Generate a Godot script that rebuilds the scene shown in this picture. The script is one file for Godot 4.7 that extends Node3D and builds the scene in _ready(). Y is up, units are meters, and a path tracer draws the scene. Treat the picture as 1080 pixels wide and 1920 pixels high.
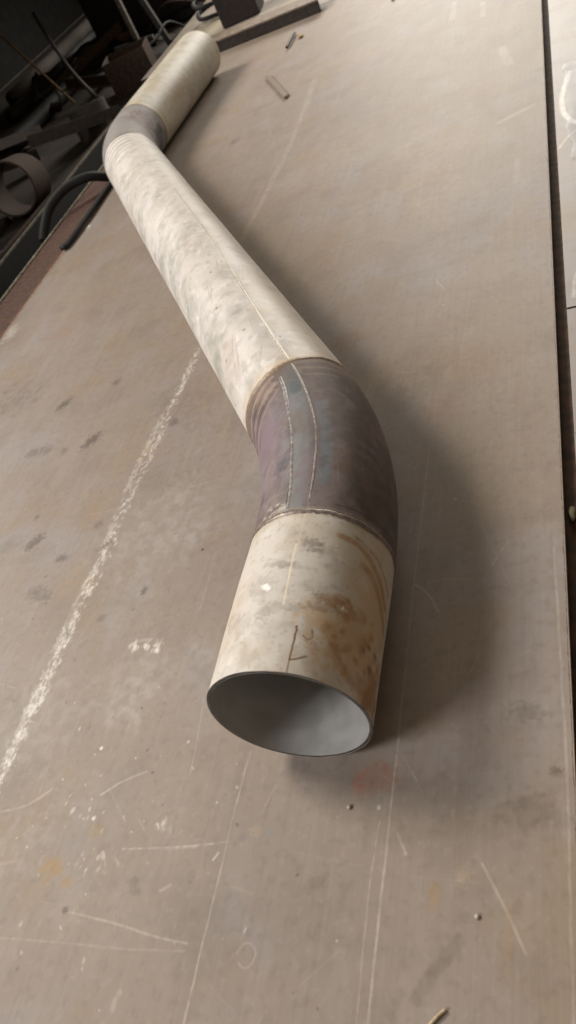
extends Node3D

const R := 0.1095            # outer radius of the pipe
const WALL := 0.0048
const PAL := {"chalk": Color(0.86, 0.84, 0.80), "scratch": Color(0.80, 0.76, 0.70), "white": Color(0.90, 0.88, 0.85), "tan": Color(0.72, 0.64, 0.52), "dark": Color(0.30, 0.26, 0.23),
	"dust": Color(0.66, 0.635, 0.62), "lavender": Color(0.56, 0.53, 0.535), "ink": Color(0.10, 0.10, 0.14), "ochre": Color(0.62, 0.47, 0.26), "rust": Color(0.50, 0.33, 0.21), "red": Color(0.60, 0.36, 0.29), "blue": Color(0.45, 0.53, 0.58)}
var canvases: Array = []     # the plate's pictures: {image, x0, z0, w, h (metres)}
var rng := RandomNumberGenerator.new()
var rough_noise := noise_of(71, 60.0, 3)
var wobble := noise_of(5, 9.0, 2)
var names := {}

# ---------------------------------------------------------------- helpers
func noise_of(s: int, freq: float, octaves := 4) -> FastNoiseLite:
	var n := FastNoiseLite.new()
	n.seed = s
	n.noise_type = FastNoiseLite.TYPE_SIMPLEX_SMOOTH
	n.frequency = freq
	n.fractal_octaves = octaves
	return n

func tag(o: Node, label := "", category := "", group := "", kind := "") -> void:
	if label: o.set_meta("label", label)
	if category: o.set_meta("category", category)
	if group: o.set_meta("group", group)
	if kind: o.set_meta("kind", kind)

func thing(called: String, where: Vector3, label: String, category: String, group := "") -> Node3D:
	var o := Node3D.new()
	o.name = numbered(called)
	add_child(o, true)
	o.position = where
	tag(o, label, category, group)
	return o

func numbered(called: String) -> String:
	var n: int = names.get(called, 0)
	names[called] = n + 1
	return called if n == 0 else "%s_%03d" % [called, n]

func put(called: String, mesh: Mesh, m: Material, parent: Node = self) -> MeshInstance3D:
	var o := MeshInstance3D.new()
	o.name = numbered(called) if parent == self else called
	o.mesh = mesh
	o.material_override = m
	o.cast_shadow = GeometryInstance3D.SHADOW_CASTING_SETTING_ON
	parent.add_child(o, true)
	return o

func plain(c: Color, rough := 0.7, metal := 0.0) -> StandardMaterial3D:
	var m := StandardMaterial3D.new()
	m.albedo_color = c
	m.roughness = rough
	m.metallic = metal
	return m

func worn(c: Color, d: Color, s: int, scale := 6.0, rough := 0.7, metal := 0.0) -> StandardMaterial3D:   # two tones of rust, dust or paint mixed by noise
	var t := NoiseTexture2D.new()
	t.width = 256
	t.height = 256
	t.seamless = true
	t.noise = noise_of(s, 0.018, 5)
	var g := Gradient.new()
	g.set_color(0, c)
	g.set_color(1, d)
	g.set_offset(0, 0.3)
	g.set_offset(1, 0.7)
	t.color_ramp = g
	var m := plain(Color.WHITE, rough, metal)
	m.albedo_texture = t
	m.uv1_triplanar = true
	m.uv1_scale = Vector3.ONE * scale
	return m

func tri(st: SurfaceTool, a: Vector3, b: Vector3, c: Vector3, out_dir: Vector3) -> void:
	if (c - a).cross(b - a).dot(out_dir) < 0.0:
		var t := b
		b = c
		c = t
	var n := (c - a).cross(b - a).normalized()
	for v in [a, b, c]:
		st.set_normal(n)
		st.add_vertex(v)

func begin() -> SurfaceTool:
	var st := SurfaceTool.new()
	st.begin(Mesh.PRIMITIVE_TRIANGLES)
	return st

func add_block(st: SurfaceTool, xf: Transform3D, size: Vector3, c: float) -> void:   # a box with chamfered edges
	var hsz := size / 2.0
	c = minf(c, minf(hsz.x, minf(hsz.y, hsz.z)) * 0.9)
	var corner := func(s: Vector3, axis: int) -> Vector3:
		var v := hsz * s
		for k in 3:
			if k != axis: v[k] -= s[k] * c
		return v
	for axis in 3:
		for sg in [-1.0, 1.0]:
			var u := (axis + 1) % 3
			var w := (axis + 2) % 3
			var q: Array = []
			for ab in [[-1, -1], [1, -1], [1, 1], [-1, 1]]:
				var s := Vector3.ZERO
				s[axis] = sg; s[u] = ab[0]; s[w] = ab[1]
				q.append(xf * corner.call(s, axis))
			var o := Vector3.ZERO
			o[axis] = sg
			o = xf.basis * o
			tri(st, q[0], q[1], q[2], o)
			tri(st, q[0], q[2], q[3], o)
	for axis in 3:
		var u := (axis + 1) % 3
		var w := (axis + 2) % 3
		for a in [-1.0, 1.0]:
			for b in [-1.0, 1.0]:
				var s := Vector3.ZERO
				s[u] = a; s[w] = b
				var o := xf.basis * s
				s[axis] = -1
				var p0: Vector3 = xf * corner.call(s, u)
				var p1: Vector3 = xf * corner.call(s, w)
				s[axis] = 1
				var p2: Vector3 = xf * corner.call(s, u)
				var p3: Vector3 = xf * corner.call(s, w)
				tri(st, p0, p1, p2, o)
				tri(st, p1, p3, p2, o)
	for a in [-1.0, 1.0]:
		for b in [-1.0, 1.0]:
			for d in [-1.0, 1.0]:
				var s := Vector3(a, b, d)
				tri(st, xf * corner.call(s, 0), xf * corner.call(s, 1), xf * corner.call(s, 2), xf.basis * s)

func block(size: Vector3, c := 0.002, at := Vector3.ZERO) -> ArrayMesh:
	var st := begin()
	add_block(st, Transform3D(Basis(), at), size, c)
	return st.commit()

func extrude(profile: PackedVector2Array, z0: float, z1: float) -> ArrayMesh:   # profile in x, y; runs along z
	var st := begin()
	var n := profile.size()
	var area := 0.0
	for i in n: area += profile[i].cross(profile[(i + 1) % n])
	for i in n:
		var a := profile[i]
		var b := profile[(i + 1) % n]
		var d := (b - a) * signf(area)
		var o := Vector3(d.y, -d.x, 0)
		tri(st, Vector3(a.x, a.y, z0), Vector3(b.x, b.y, z0), Vector3(b.x, b.y, z1), o)
		tri(st, Vector3(a.x, a.y, z0), Vector3(b.x, b.y, z1), Vector3(a.x, a.y, z1), o)
	var ids := Geometry2D.triangulate_polygon(profile)
	for e in [[z0, -1.0], [z1, 1.0]]:
		for k in range(0, ids.size(), 3):
			var v: Array = []
			for j in 3: v.append(Vector3(profile[ids[k + j]].x, profile[ids[k + j]].y, e[0]))
			tri(st, v[0], v[1], v[2], Vector3(0, 0, e[1]))
	return st.commit()

# a skin of rings: at(i, j) -> [point, normal, uv]; smooth normals as given
func skin(rows: int, cols: int, at: Callable) -> ArrayMesh:
	var v := PackedVector3Array()
	var n := PackedVector3Array()
	var t := PackedVector2Array()
	var ix := PackedInt32Array()
	for i in rows + 1:
		for j in cols + 1:
			var a: Array = at.call(i, j)
			v.append(a[0]); n.append(a[1]); t.append(a[2])
	for i in rows:
		for j in cols:
			var k := i * (cols + 1) + j
			var quad := [k, k + 1, k + cols + 2, k, k + cols + 2, k + cols + 1]
			var flat := (v[k + cols + 2] - v[k]).cross(v[k + 1] - v[k]) + (v[k + cols + 1] - v[k]).cross(v[k + cols + 2] - v[k])
			if flat.dot(n[k] + n[k + 1] + n[k + cols + 1] + n[k + cols + 2]) < 0.0: quad = [k, k + cols + 2, k + 1, k, k + cols + 1, k + cols + 2]
			for q in quad: ix.append(q)
	var arr: Array = []
	arr.resize(Mesh.ARRAY_MAX)
	arr[Mesh.ARRAY_VERTEX] = v
	arr[Mesh.ARRAY_NORMAL] = n
	arr[Mesh.ARRAY_TEX_UV] = t
	arr[Mesh.ARRAY_INDEX] = ix
	var m := ArrayMesh.new()
	m.add_surface_from_arrays(Mesh.PRIMITIVE_TRIANGLES, arr)
	return m

func wire(pts: Array, r: float, sides := 10, bumps := 0.0) -> ArrayMesh:   # a round bar through points, ends closed
	var c := Curve3D.new()
	c.bake_interval = maxf(r * 1.2, 0.004)
	for i in pts.size():
		var a: Vector3 = pts[maxi(i - 1, 0)]
		var b: Vector3 = pts[mini(i + 1, pts.size() - 1)]
		var h: Vector3 = (b - a) / 6.0
		c.add_point(pts[i], -h, h)
	var line := c.get_baked_points()
	var rows := line.size() + 1
	return skin(rows, sides, func(i: int, j: int):
		var k := clampi(i - 1, 0, line.size() - 1)
		var d: Vector3 = (line[mini(k + 1, line.size() - 1)] - line[maxi(k - 1, 0)]).normalized()
		var s: Vector3 = d.cross(Vector3(0.13, 1, 0.21)).normalized()
		var u: Vector3 = s.cross(d)
		var an := TAU * j / sides
		var o: Vector3 = s * cos(an) + u * sin(an)
		var rr: float = 0.0 if i == 0 or i == rows else r * (1.0 + bumps * wobble.get_noise_3d(line[k].x * 30, line[k].y * 30 + an, line[k].z * 30))
		return [line[k] + o * rr, o, Vector2(float(j) / sides, float(k) * 0.1)])

# ---------------------------------------------------------------- marks painted on the plate (chalk, scratches, stains), in metres
func stroke_on(c: Dictionary, pts: PackedVector2Array, w: float, col: Color, alpha: float, patch: float) -> void:
	var im: Image = c.image
	var iw := im.get_width()
	var ih := im.get_height()
	var px: float = c.w / iw
	var pz: float = c.h / ih
	var half := maxf(w * 0.5, 0.6 * px)
	var near := {}
	for i in pts.size() - 1:
		var a := pts[i]
		var b := pts[i + 1]
		var x0 := maxi(int((minf(a.x, b.x) - w - c.x0) / px), 0)
		var x1 := mini(int((maxf(a.x, b.x) + w - c.x0) / px) + 1, iw - 1)
		var y0 := maxi(int((minf(a.y, b.y) - w - c.z0) / pz), 0)
		var y1 := mini(int((maxf(a.y, b.y) + w - c.z0) / pz) + 1, ih - 1)
		for y in range(y0, y1 + 1):
			for x in range(x0, x1 + 1):
				var p := Vector2(c.x0 + (x + 0.5) * px, c.z0 + (y + 0.5) * pz)
				var d := p.distance_to(Geometry2D.get_closest_point_to_segment(p, a, b))
				if d > half * 1.7: continue
				var key := y * iw + x
				if d < near.get(key, 1e9): near[key] = d
	for key in near:
		var x: int = key % iw
		var y: int = key / iw
		var p := Vector2(c.x0 + (x + 0.5) * px, c.z0 + (y + 0.5) * pz)
		var d: float = near[key] + 0.35 * w * patch * rough_noise.get_noise_2d(p.x * 1.3 + 7.0, p.y * 1.3)
		var s := 1.0 - smoothstep(half * 0.45, half * 1.3, d)
		if s <= 0.0: continue
		var n := 0.5 + 0.9 * rough_noise.get_noise_2d(p.x, p.y * 0.6) + 0.5 * wobble.get_noise_2d(p.x, p.y)
		s *= lerpf(1.0, smoothstep(0.15, 0.85, n), patch) * alpha
		im.set_pixel(x, y, im.get_pixel(x, y).lerp(col, clampf(s, 0, 1)))

func rounded(pts: PackedVector2Array) -> PackedVector2Array:   # a curve through the points, drawn with a slightly unsteady hand
	var soft := PackedVector2Array()
	for i in pts.size() - 1:
		for k in 5:
			soft.append(pts[i].cubic_interpolate(pts[i + 1], pts[maxi(i - 1, 0)], pts[mini(i + 2, pts.size() - 1)], k / 5.0) + Vector2(wobble.get_noise_2d(pts[i].x * 3.0 + k * 0.05, pts[i].y), 0) * 0.0012)
	soft.append(pts[-1])
	return soft

func mark(flat: Array, w: float, col: String, alpha: float, patch: float) -> void:
	var pts := PackedVector2Array()
	for i in range(0, flat.size(), 2): pts.append(Vector2(flat[i], flat[i + 1]))
	if pts.size() > 2: pts = rounded(pts)
	for c in canvases: stroke_on(c, pts, w, PAL[col], alpha, clampf(patch + 0.15, 0.0, 0.95))

func blot_on(c: Dictionary, at: Vector2, r: Vector2, rot: float, col: Color, alpha: float, patch: float) -> void:
	var im: Image = c.image
	var iw := im.get_width()
	var ih := im.get_height()
	var px: float = c.w / iw
	var pz: float = c.h / ih
	var big := maxf(r.x, r.y) * 1.6
	for y in range(maxi(int((at.y - big - c.z0) / pz), 0), mini(int((at.y + big - c.z0) / pz) + 1, ih - 1) + 1):
		for x in range(maxi(int((at.x - big - c.x0) / px), 0), mini(int((at.x + big - c.x0) / px) + 1, iw - 1) + 1):
			var p := Vector2(c.x0 + (x + 0.5) * px, c.z0 + (y + 0.5) * pz)
			var q := (p - at).rotated(rot) / r
			var f := 0.25 / maxf(r.x, r.y)
			var d := q.length() + 0.55 * wobble.get_noise_2d((p.x - at.x) * f + at.x * 3.1, (p.y - at.y) * f + at.y * 2.7) + 0.25 * rough_noise.get_noise_2d(p.x * 0.6, p.y * 0.6)
			var s := 1.0 - smoothstep(0.35, 1.25, d)
			if s <= 0.0: continue
			s *= lerpf(1.0, smoothstep(0.1, 0.9, 0.5 + rough_noise.get_noise_2d(p.x * 0.5, p.y * 0.5)), patch)
			im.set_pixel(x, y, im.get_pixel(x, y).lerp(col, clampf(s * alpha, 0, 1)))

func blot(x: float, z: float, rx: float, rz: float, rot: float, col: String, alpha: float, patch: float) -> void:
	for c in canvases: blot_on(c, Vector2(x, z), Vector2(rx, rz), rot, PAL[col], alpha, patch)

func new_canvas(x0: float, x1: float, z0: float, z1: float, iw: int, ih: int) -> Dictionary:
	return {"x0": x0, "z0": z0, "w": x1 - x0, "h": z1 - z0, "image": Image.create(iw, ih, false, Image.FORMAT_RGB8)}

# fills a canvas: base colour moved by layers [noise, stretch x, stretch z, from, to, colour, strength]
func fill(c: Dictionary, base: Color, layers: Array) -> void:
	var im: Image = c.image
	var iw := im.get_width()
	var ih := im.get_height()
	var bytes := PackedByteArray()
	bytes.resize(iw * ih * 3)
	var k := 0
	for y in ih:
		var z: float = c.z0 + (y + 0.5) * c.h / ih
		for x in iw:
			var p: float = c.x0 + (x + 0.5) * c.w / iw
			var col := base
			for l in layers:
				var n: FastNoiseLite = l[0]
				col = col.lerp(l[5], smoothstep(l[3], l[4], n.get_noise_2d(p * l[1], z * l[2])) * l[6])
			bytes[k] = clampi(int(col.r * 255.0), 0, 255)
			bytes[k + 1] = clampi(int(col.g * 255.0), 0, 255)
			bytes[k + 2] = clampi(int(col.b * 255.0), 0, 255)
			k += 3
	c.image = Image.create_from_data(iw, ih, false, Image.FORMAT_RGB8, bytes)

func picture(c: Dictionary, rough: float, metal := 0.0, spec := 0.5) -> StandardMaterial3D:
	var m := plain(Color.WHITE, rough, metal)
	m.albedo_texture = ImageTexture.create_from_image(c.image)
	m.texture_repeat = false
	m.metallic_specular = spec
	return m

# ---------------------------------------------------------------- the pipe
var path: Array = []          # [centre, direction] along the pipe, per segment
func fillet(a: Vector3, b: Vector3, c: Vector3, t: float, n: int) -> Array:
	var u := (b - a).normalized()
	var w := (c - b).normalized()
	var th := u.angle_to(w)
	var rb := t / tan(th / 2.0)
	var inw := (w - u * u.dot(w)).normalized()
	var s := b - u * t
	var out: Array = []
	for k in n + 1:
		var an := th * k / n
		out.append([s + inw * rb * (1.0 - cos(an)) + u * rb * sin(an), (u * cos(an) + inw * sin(an)).normalized()])
	return out

func straight(a: Vector3, b: Vector3, n: int) -> Array:
	var out: Array = []
	for k in n + 1: out.append([a.lerp(b, float(k) / n), (b - a).normalized()])
	return out

func length_of(seg: Array) -> float:
	var l := 0.0
	for i in seg.size() - 1: l += seg[i][0].distance_to(seg[i + 1][0])
	return l

func tube(seg: Array, r: float, inward := false, swell := 0.0, lip := 0.0) -> ArrayMesh:
	var sides := 128
	return skin(seg.size() - 1, sides, func(i: int, j: int):
		var c: Vector3 = seg[i][0]
		var d: Vector3 = seg[i][1]
		var right := d.cross(Vector3.UP).normalized()
		var ph := TAU * j / sides - PI
		var o := Vector3.UP * cos(ph) + right * sin(ph)
		var rr := r + swell * wobble.get_noise_3d(c.x * 0.6 + o.x * 0.12, o.y * 0.12, c.z * 0.6 + 3.0)
		var p := c + o * rr
		if p.y < 0.0006 : p.y = 0.0006
		return [p, -o if inward else o, Vector2(float(j) / sides, float(i) / (seg.size() - 1))])

func collar(c: Vector3, d: Vector3, r0: float, r1: float, out_dir: Vector3) -> ArrayMesh:   # the cut face of the pipe wall, edges slightly broken
	var right := d.cross(Vector3.UP).normalized()
	var prof := [[r1, -0.0006], [r1 - 0.0007, 0.0], [r0 + 0.0007, 0.0], [r0, -0.0006]]
	return skin(3, 128, func(i: int, j: int):
		var ph := TAU * j / 128 - PI
		var o := Vector3.UP * cos(ph) + right * sin(ph)
		var p: Vector3 = c + o * prof[i][0] - out_dir * prof[i][1] * -1.0
		if p.y < 0.0006: p.y = 0.0006
		return [p, (out_dir + o * [0.8, 0.2, -0.2, -0.8][i]).normalized(), Vector2(float(j) / 128, i / 3.0)])

func weld_ring(c: Vector3, d: Vector3, r: float, wide: float, high: float, s: int) -> ArrayMesh:   # a girth weld with its ripples
	var right := d.cross(Vector3.UP).normalized()
	return skin(6, 360, func(i: int, j: int):
		var ph := TAU * j / 360 - PI
		var o := Vector3.UP * cos(ph) + right * sin(ph)
		var t: float = i / 3.0 - 1.0
		var k := 0.9 + 0.12 * sin(ph * 62.0 + 1.5 * t * t) + 0.4 * wobble.get_noise_2d(ph * 2.0 + s, t)
		var lift: float = high * (1.0 - t * t) * k - 0.0004
		var shift := 0.0016 * wobble.get_noise_2d(ph * 1.3 + s * 3.0, 4.0)
		var p := c + o * (r + lift) + d * (t * wide * 0.5 + shift)
		if p.y < 0.0004: p.y = 0.0004
		return [p, (o + d * t * 0.7 + right * 0.0).normalized(), Vector2(float(j) / 360, i / 6.0)])

# a raised bead running along a segment at angle(s) round the pipe, s in 0..1
func ridge(seg: Array, angle: Callable, wide: float, high: float, from := 0.0, to := 1.0) -> ArrayMesh:
	var rows := 240
	return skin(rows, 6, func(i: int, j: int):
		var s: float = lerpf(from, to, float(i) / rows)
		var f: float = s * (seg.size() - 1)
		var k := mini(int(f), seg.size() - 2)
		var c: Vector3 = seg[k][0].lerp(seg[k + 1][0], f - k)
		var d: Vector3 = seg[k][1].lerp(seg[k + 1][1], f - k).normalized()
		var right := d.cross(Vector3.UP).normalized()
		var t: float = j / 3.0 - 1.0
		var fade := smoothstep(0.0, 0.03, float(i) / rows) * (1.0 - smoothstep(0.97, 1.0, float(i) / rows))
		var ph: float = deg_to_rad(angle.call(s)) + t * wide * 0.5 / R + 0.004 * wobble.get_noise_2d(s * 3.0, 9.0)
		var o := Vector3.UP * cos(ph) + right * sin(ph)
		var lift: float = high * (1.0 - t * t) * fade * (1.0 + 0.35 * wobble.get_noise_2d(s * 9.0, 2.0)) - 0.0003
		return [c + o * (R + lift), (o + right * t * 0.8).normalized(), Vector2(t, s)])

func pipe_canvas(seg: Array, iw: int, ih: int) -> Dictionary:   # x = metres round the pipe (0 on top, right positive), z = metres along it
	return new_canvas(-PI * R, PI * R, 0.0, length_of(seg), iw, ih)

func pb(c: Dictionary, deg: float, s: float, rx: float, rs: float, rot: float, col: Color, alpha: float, patch: float) -> void:
	blot_on(c, Vector2(deg_to_rad(deg) * R, s), Vector2(rx, rs), rot, col, alpha, patch)

func ps(c: Dictionary, flat: Array, w: float, col: Color, alpha: float, patch: float) -> void:   # [deg, s, deg, s ...]
	var pts := PackedVector2Array()
	for i in range(0, flat.size(), 2): pts.append(Vector2(deg_to_rad(flat[i]) * R, flat[i + 1]))
	if pts.size() > 3: pts = rounded(pts)
	stroke_on(c, pts, w, col, alpha, patch)

func _ready() -> void:
	rng.seed = 11
	# ---------------- camera, air, lamps
	var cam := Camera3D.new()
	cam.name = "camera"
	cam.transform = Transform3D(Basis(Vector3(0.902171, -0.386319, -0.191952), Vector3(0.130038, 0.667823, -0.732873), Vector3(0.411313, 0.636215, 0.652727)).orthonormalized(), Vector3(0, 0.9466, 0))
	cam.fov = 65.03
	cam.near = 0.05
	cam.far = 80.0
	var lens := CameraAttributesPhysical.new()
	lens.frustum_focal_length = 18.826
	lens.frustum_focus_distance = 1.3
	lens.frustum_near = 0.05
	lens.frustum_far = 80.0
	lens.exposure_aperture = 4.0
	cam.attributes = lens
	cam.fov = 65.03
	add_child(cam)
	cam.current = true
	var we := WorldEnvironment.new()
	we.name = "world_environment"
	var env := Environment.new()
	env.background_mode = Environment.BG_COLOR
	env.background_color = Color(0.52, 0.47, 0.405)
	env.tonemap_mode = Environment.TONE_MAPPER_LINEAR
	env.tonemap_exposure = 0.74
	env.sdfgi_enabled = true
	env.ssao_enabled = true
	env.ssil_enabled = true
	we.environment = env
	add_child(we)
	window_light("bay_window_light", Vector3(-1.0, 0, -2.4), Vector3(-0.67, 0.72, -0.16), 12.0, Vector2(3.7, 3.3), 178.0, Color(1.0, 0.97, 0.922))
	window_light("doorway_light", Vector3(-0.8, 0, -1.0), Vector3(-0.57, 0.62, 0.54), 7.0, Vector2(2.6, 2.4), 46.0, Color(0.98, 0.985, 1.0))
	window_light("far_doorway_light", Vector3(-0.9, 0, -3.5), Vector3(0.02, 0.403, -0.915), 5.46, Vector2(2.4, 1.7), 29.0, Color(1.0, 0.98, 0.94))
	build_ground()
	build_pipe()
	build_surroundings()
	build_bits()

func window_light(called: String, target: Vector3, towards: Vector3, far_off: float, size: Vector2, energy: float, tint: Color) -> void:
	var l := AreaLight3D.new()
	l.name = called
	l.area_size = size
	l.area_normalize_energy = true
	l.light_energy = energy
	l.light_color = tint
	l.area_range = 40.0
	l.shadow_enabled = true
	add_child(l)
	l.look_at_from_position(target + towards.normalized() * far_off, target, Vector3.UP)

# ---------------------------------------------------------------- steel plates underfoot
func sheet(c: Dictionary, y0: float, edges: Array, called: String, m: Material, parent: Node) -> void:
	pass

func build_ground() -> void:
	var floor_mat := worn(Color(0.19, 0.17, 0.155), Color(0.26, 0.23, 0.205), 4, 0.7, 0.9)
	var st := begin()
	for q in [[Vector3(-40, -0.1, -40), Vector3(40, -0.1, -40), Vector3(40, -0.1, 20)], [Vector3(-40, -0.1, -40), Vector3(40, -0.1, 20), Vector3(-40, -0.1, 20)]]:
		tri(st, q[0], q[1], q[2], Vector3.UP)
	tag(put("workshop_ground", st.commit(), floor_mat), "dark dusty workshop ground below and around the steel plates", "", "", "structure")
	# the big plate: two pictures meet at z = -1.3
	var near_c := new_canvas(-1.885, -0.125, -1.3, 0.25, 1504, 1312)
	var far_c := new_canvas(-1.885, -0.125, -4.62, -1.3, 1024, 1376)
	var broad := noise_of(21, 1.1, 4)
	var mid := noise_of(22, 5.0, 4)
	var fine := noise_of(23, 42.0, 3)
	var streak := noise_of(24, 9.0, 3)
	var spots := noise_of(25, 26.0, 2)
	var tint := noise_of(26, 3.2, 4)
	var layers := [
		[broad, 1.0, 0.8, -0.35, 0.45, Color(0.545, 0.50, 0.475), 0.8],
		[tint, 1.0, 0.8, 0.05, 0.5, Color(0.565, 0.535, 0.525), 0.55],
		[tint, -1.0, 1.0, 0.15, 0.55, Color(0.545, 0.465, 0.375), 0.45],
		[mid, 1.0, 1.0, 0.05, 0.6, Color(0.49, 0.44, 0.395), 0.45],
		[streak, 1.7, 0.35, 0.05, 0.6, Color(0.61, 0.56, 0.51), 0.25],
		[streak, 0.3, 1.9, 0.15, 0.6, Color(0.50, 0.455, 0.42), 0.25],
		[fine, 2.2, 0.06, 0.05, 0.6, Color(0.49, 0.445, 0.405), 0.22],
		[fine, 2.6, 0.05, 0.1, 0.6, Color(0.60, 0.56, 0.52), 0.16],
		[fine, 1.0, 1.0, 0.05, 0.7, Color(0.46, 0.41, 0.365), 0.30],
		[fine, -1.3, 1.1, 0.15, 0.7, Color(0.63, 0.595, 0.565), 0.22]]
	for c in [near_c, far_c]: fill(c, Color(0.552, 0.497, 0.445), layers)
	canvases = [near_c, far_c]
	paint_wear()
	paint_marks()
	var plate := thing("floor_plate", Vector3.ZERO, "large brown grey steel plate, scratched and chalk lined, lying under the bent pipe", "", "")
	plate.set_meta("kind", "structure")
	var side_mat := worn(Color(0.20, 0.16, 0.13), Color(0.36, 0.25, 0.18), 6, 9.0, 0.8)
	var k := 0
	var rough_tex := NoiseTexture2D.new()
	rough_tex.width = 512
	rough_tex.height = 512
	rough_tex.seamless = true
	rough_tex.noise = noise_of(33, 0.03, 5)
	var rg := Gradient.new()
	rg.set_color(0, Color(0.552, 0.552, 0.552))
	rg.set_color(1, Color(0.566, 0.566, 0.566))
	rg.set_offset(0, 0.25)
	rg.set_offset(1, 0.75)
	rough_tex.color_ramp = rg
	var top_st: Array = []
	for c in canvases:
		var m := picture(c, 1.0, 0.0, 0.42)
		m.roughness_texture = rough_tex
		m.uv1_offset = Vector3.ZERO
		var a0: float = c.x0
		var a1: float = c.x0 + c.w
		var b0: float = c.z0
		var b1: float = c.z0 + c.h
		var o := put("plate_surface", skin(24, 24, func(i: int, j: int):
			var u := float(j) / 24
			var v := float(i) / 24
			var x := lerpf(a0, a1, u)
			var z := lerpf(b0, b1, v)
			return [Vector3(x, 0.0, z), Vector3.UP, Vector2(u, v)]), m, plate)
		k += 1
	# the plate's body under its surface and its worn sheared edges
	put("plate_body", block(Vector3(1.758, 0.014, 4.868), 0.001, Vector3(-1.005, -0.0085, -2.185)), side_mat, plate)
	var bright := worn(Color(0.62, 0.58, 0.52), Color(0.46, 0.38, 0.31), 9, 14.0, 0.5)
	for e in [[-0.1250, 1], [-1.885, -1]]:
		var xs: float = e[0]
		var sg: int = e[1]
		put("plate_edge", skin(220, 2, func(i: int, j: int):
			var z := lerpf(0.25, -4.62, i / 220.0)
			var w := 0.0022 + 0.0016 * wobble.get_noise_2d(z * 3.0, sg * 5.0) + 0.0012 * rough_noise.get_noise_2d(z, sg)
			var p: Array = [[xs - sg * w * 1.2, 0.0004], [xs, -0.0005], [xs + sg * 0.0006, -0.004]]
			return [Vector3(p[j][0], p[j][1], z), Vector3(sg * [0.15, 0.6, 1.0][j], [1.0, 0.7, 0.1][j], 0).normalized(), Vector2(j, z)]), bright, plate)
	# the plate beyond the steel bar
	var back := new_canvas(-2.32, -0.125, -8.0, -4.626, 512, 512)
	fill(back, Color(0.63, 0.59, 0.51), layers.slice(0, 5))
	var p2 := thing("floor_plate", Vector3.ZERO, "pale tan steel plate continuing behind the steel angle bar at the top", "")
	p2.set_meta("kind", "structure")
	put("plate_surface", skin(2, 2, func(i: int, j: int):
		return [Vector3(lerpf(-2.32, -0.125, j / 2.0), 0.0, lerpf(-8.0, -4.626, i / 2.0)), Vector3.UP, Vector2(j / 2.0, i / 2.0)]), picture(back, 0.6), p2)
	put("plate_body", block(Vector3(2.19, 0.014, 3.37), 0.001, Vector3(-1.2225, -0.0085, -6.313)), side_mat, p2)
	# the plates across the gap on the right
	var strip := new_canvas(-0.103, 0.6, -5.5, 0.25, 256, 1408)
	fill(strip, Color(0.56, 0.53, 0.51), layers.slice(0, 8))
	canvases = [strip]
	mark([-0.055, -2.62, -0.082, -2.45, -0.075, -2.32, -0.04, -2.24], 0.016, "white", 0.75, 0.1)
	mark([-0.098, -2.14, -0.075, -2.19, -0.04, -2.23], 0.008, "white", 0.461, 0.3)
	mark([-0.088, -1.46, -0.083, -1.53, -0.06, -1.60], 0.008, "white", 0.403, 0.3)
	var sm := picture(strip, 0.5)
	var labels := ["right hand grey plate, far piece running up to the top of the picture", "right hand grey plate, short middle piece between the two cross joints", "right hand grey plate, near piece along the lower right edge"]
	var cuts := [[-5.5, -1.428], [-1.424, -1.062], [-1.058, 0.25]]
	for n in 3:
		var z0: float = cuts[n][0]
		var z1: float = cuts[n][1]
		var p3 := thing("floor_plate", Vector3.ZERO, labels[n], "")
		p3.set_meta("kind", "structure")
		var lift: float = [0.0, -0.0015, 0.001][n]
		put("plate_surface", skin(8, 2, func(i: int, j: int):
			var z := lerpf(z0, z1, i / 8.0)
			return [Vector3(lerpf(-0.103, 0.6, j / 2.0), lift, z), Vector3.UP, Vector2(j / 2.0, (z + 5.5) / 5.75)]), sm, p3)
		put("plate_body", block(Vector3(0.702, 0.014, z1 - z0 - 0.001), 0.001, Vector3(0.2485, -0.0085 + lift, (z0 + z1) / 2)), side_mat, p3)
	var bearer := put("steel_bearer", block(Vector3(0.09, 0.05, 6.2), 0.003, Vector3(0, 0, 0)), worn(Color(0.36, 0.25, 0.17), Color(0.25, 0.19, 0.14), 12, 5.0, 0.85))
	bearer.position = Vector3(-0.115, -0.043, -2.4)
	tag(bearer, "rusty brown steel bearer seen down in the gap between the right hand plates", "steel bar")
	canvases = []

func chalk_crumbs(a: Vector2, b: Vector2, count: int, spread: float) -> void:   # a crumbly chalk line: broken clusters of grains
	for k in count:
		var t := rng.randf()
		if wobble.get_noise_2d(t * 3.4 + a.x, a.y) < rng.randf_range(-0.55, 0.35): continue
		var p := a.lerp(b, t) + Vector2(rng.randfn(0.0, spread), rng.randfn(0.0, 0.004))
		var r := rng.randf_range(0.0012, 0.0042)
		blot(p.x, p.y, r, r * rng.randf_range(0.8, 2.6), rng.randf_range(-0.6, 0.6), "chalk", rng.randf_range(0.12, 0.58), 0.1)

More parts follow.
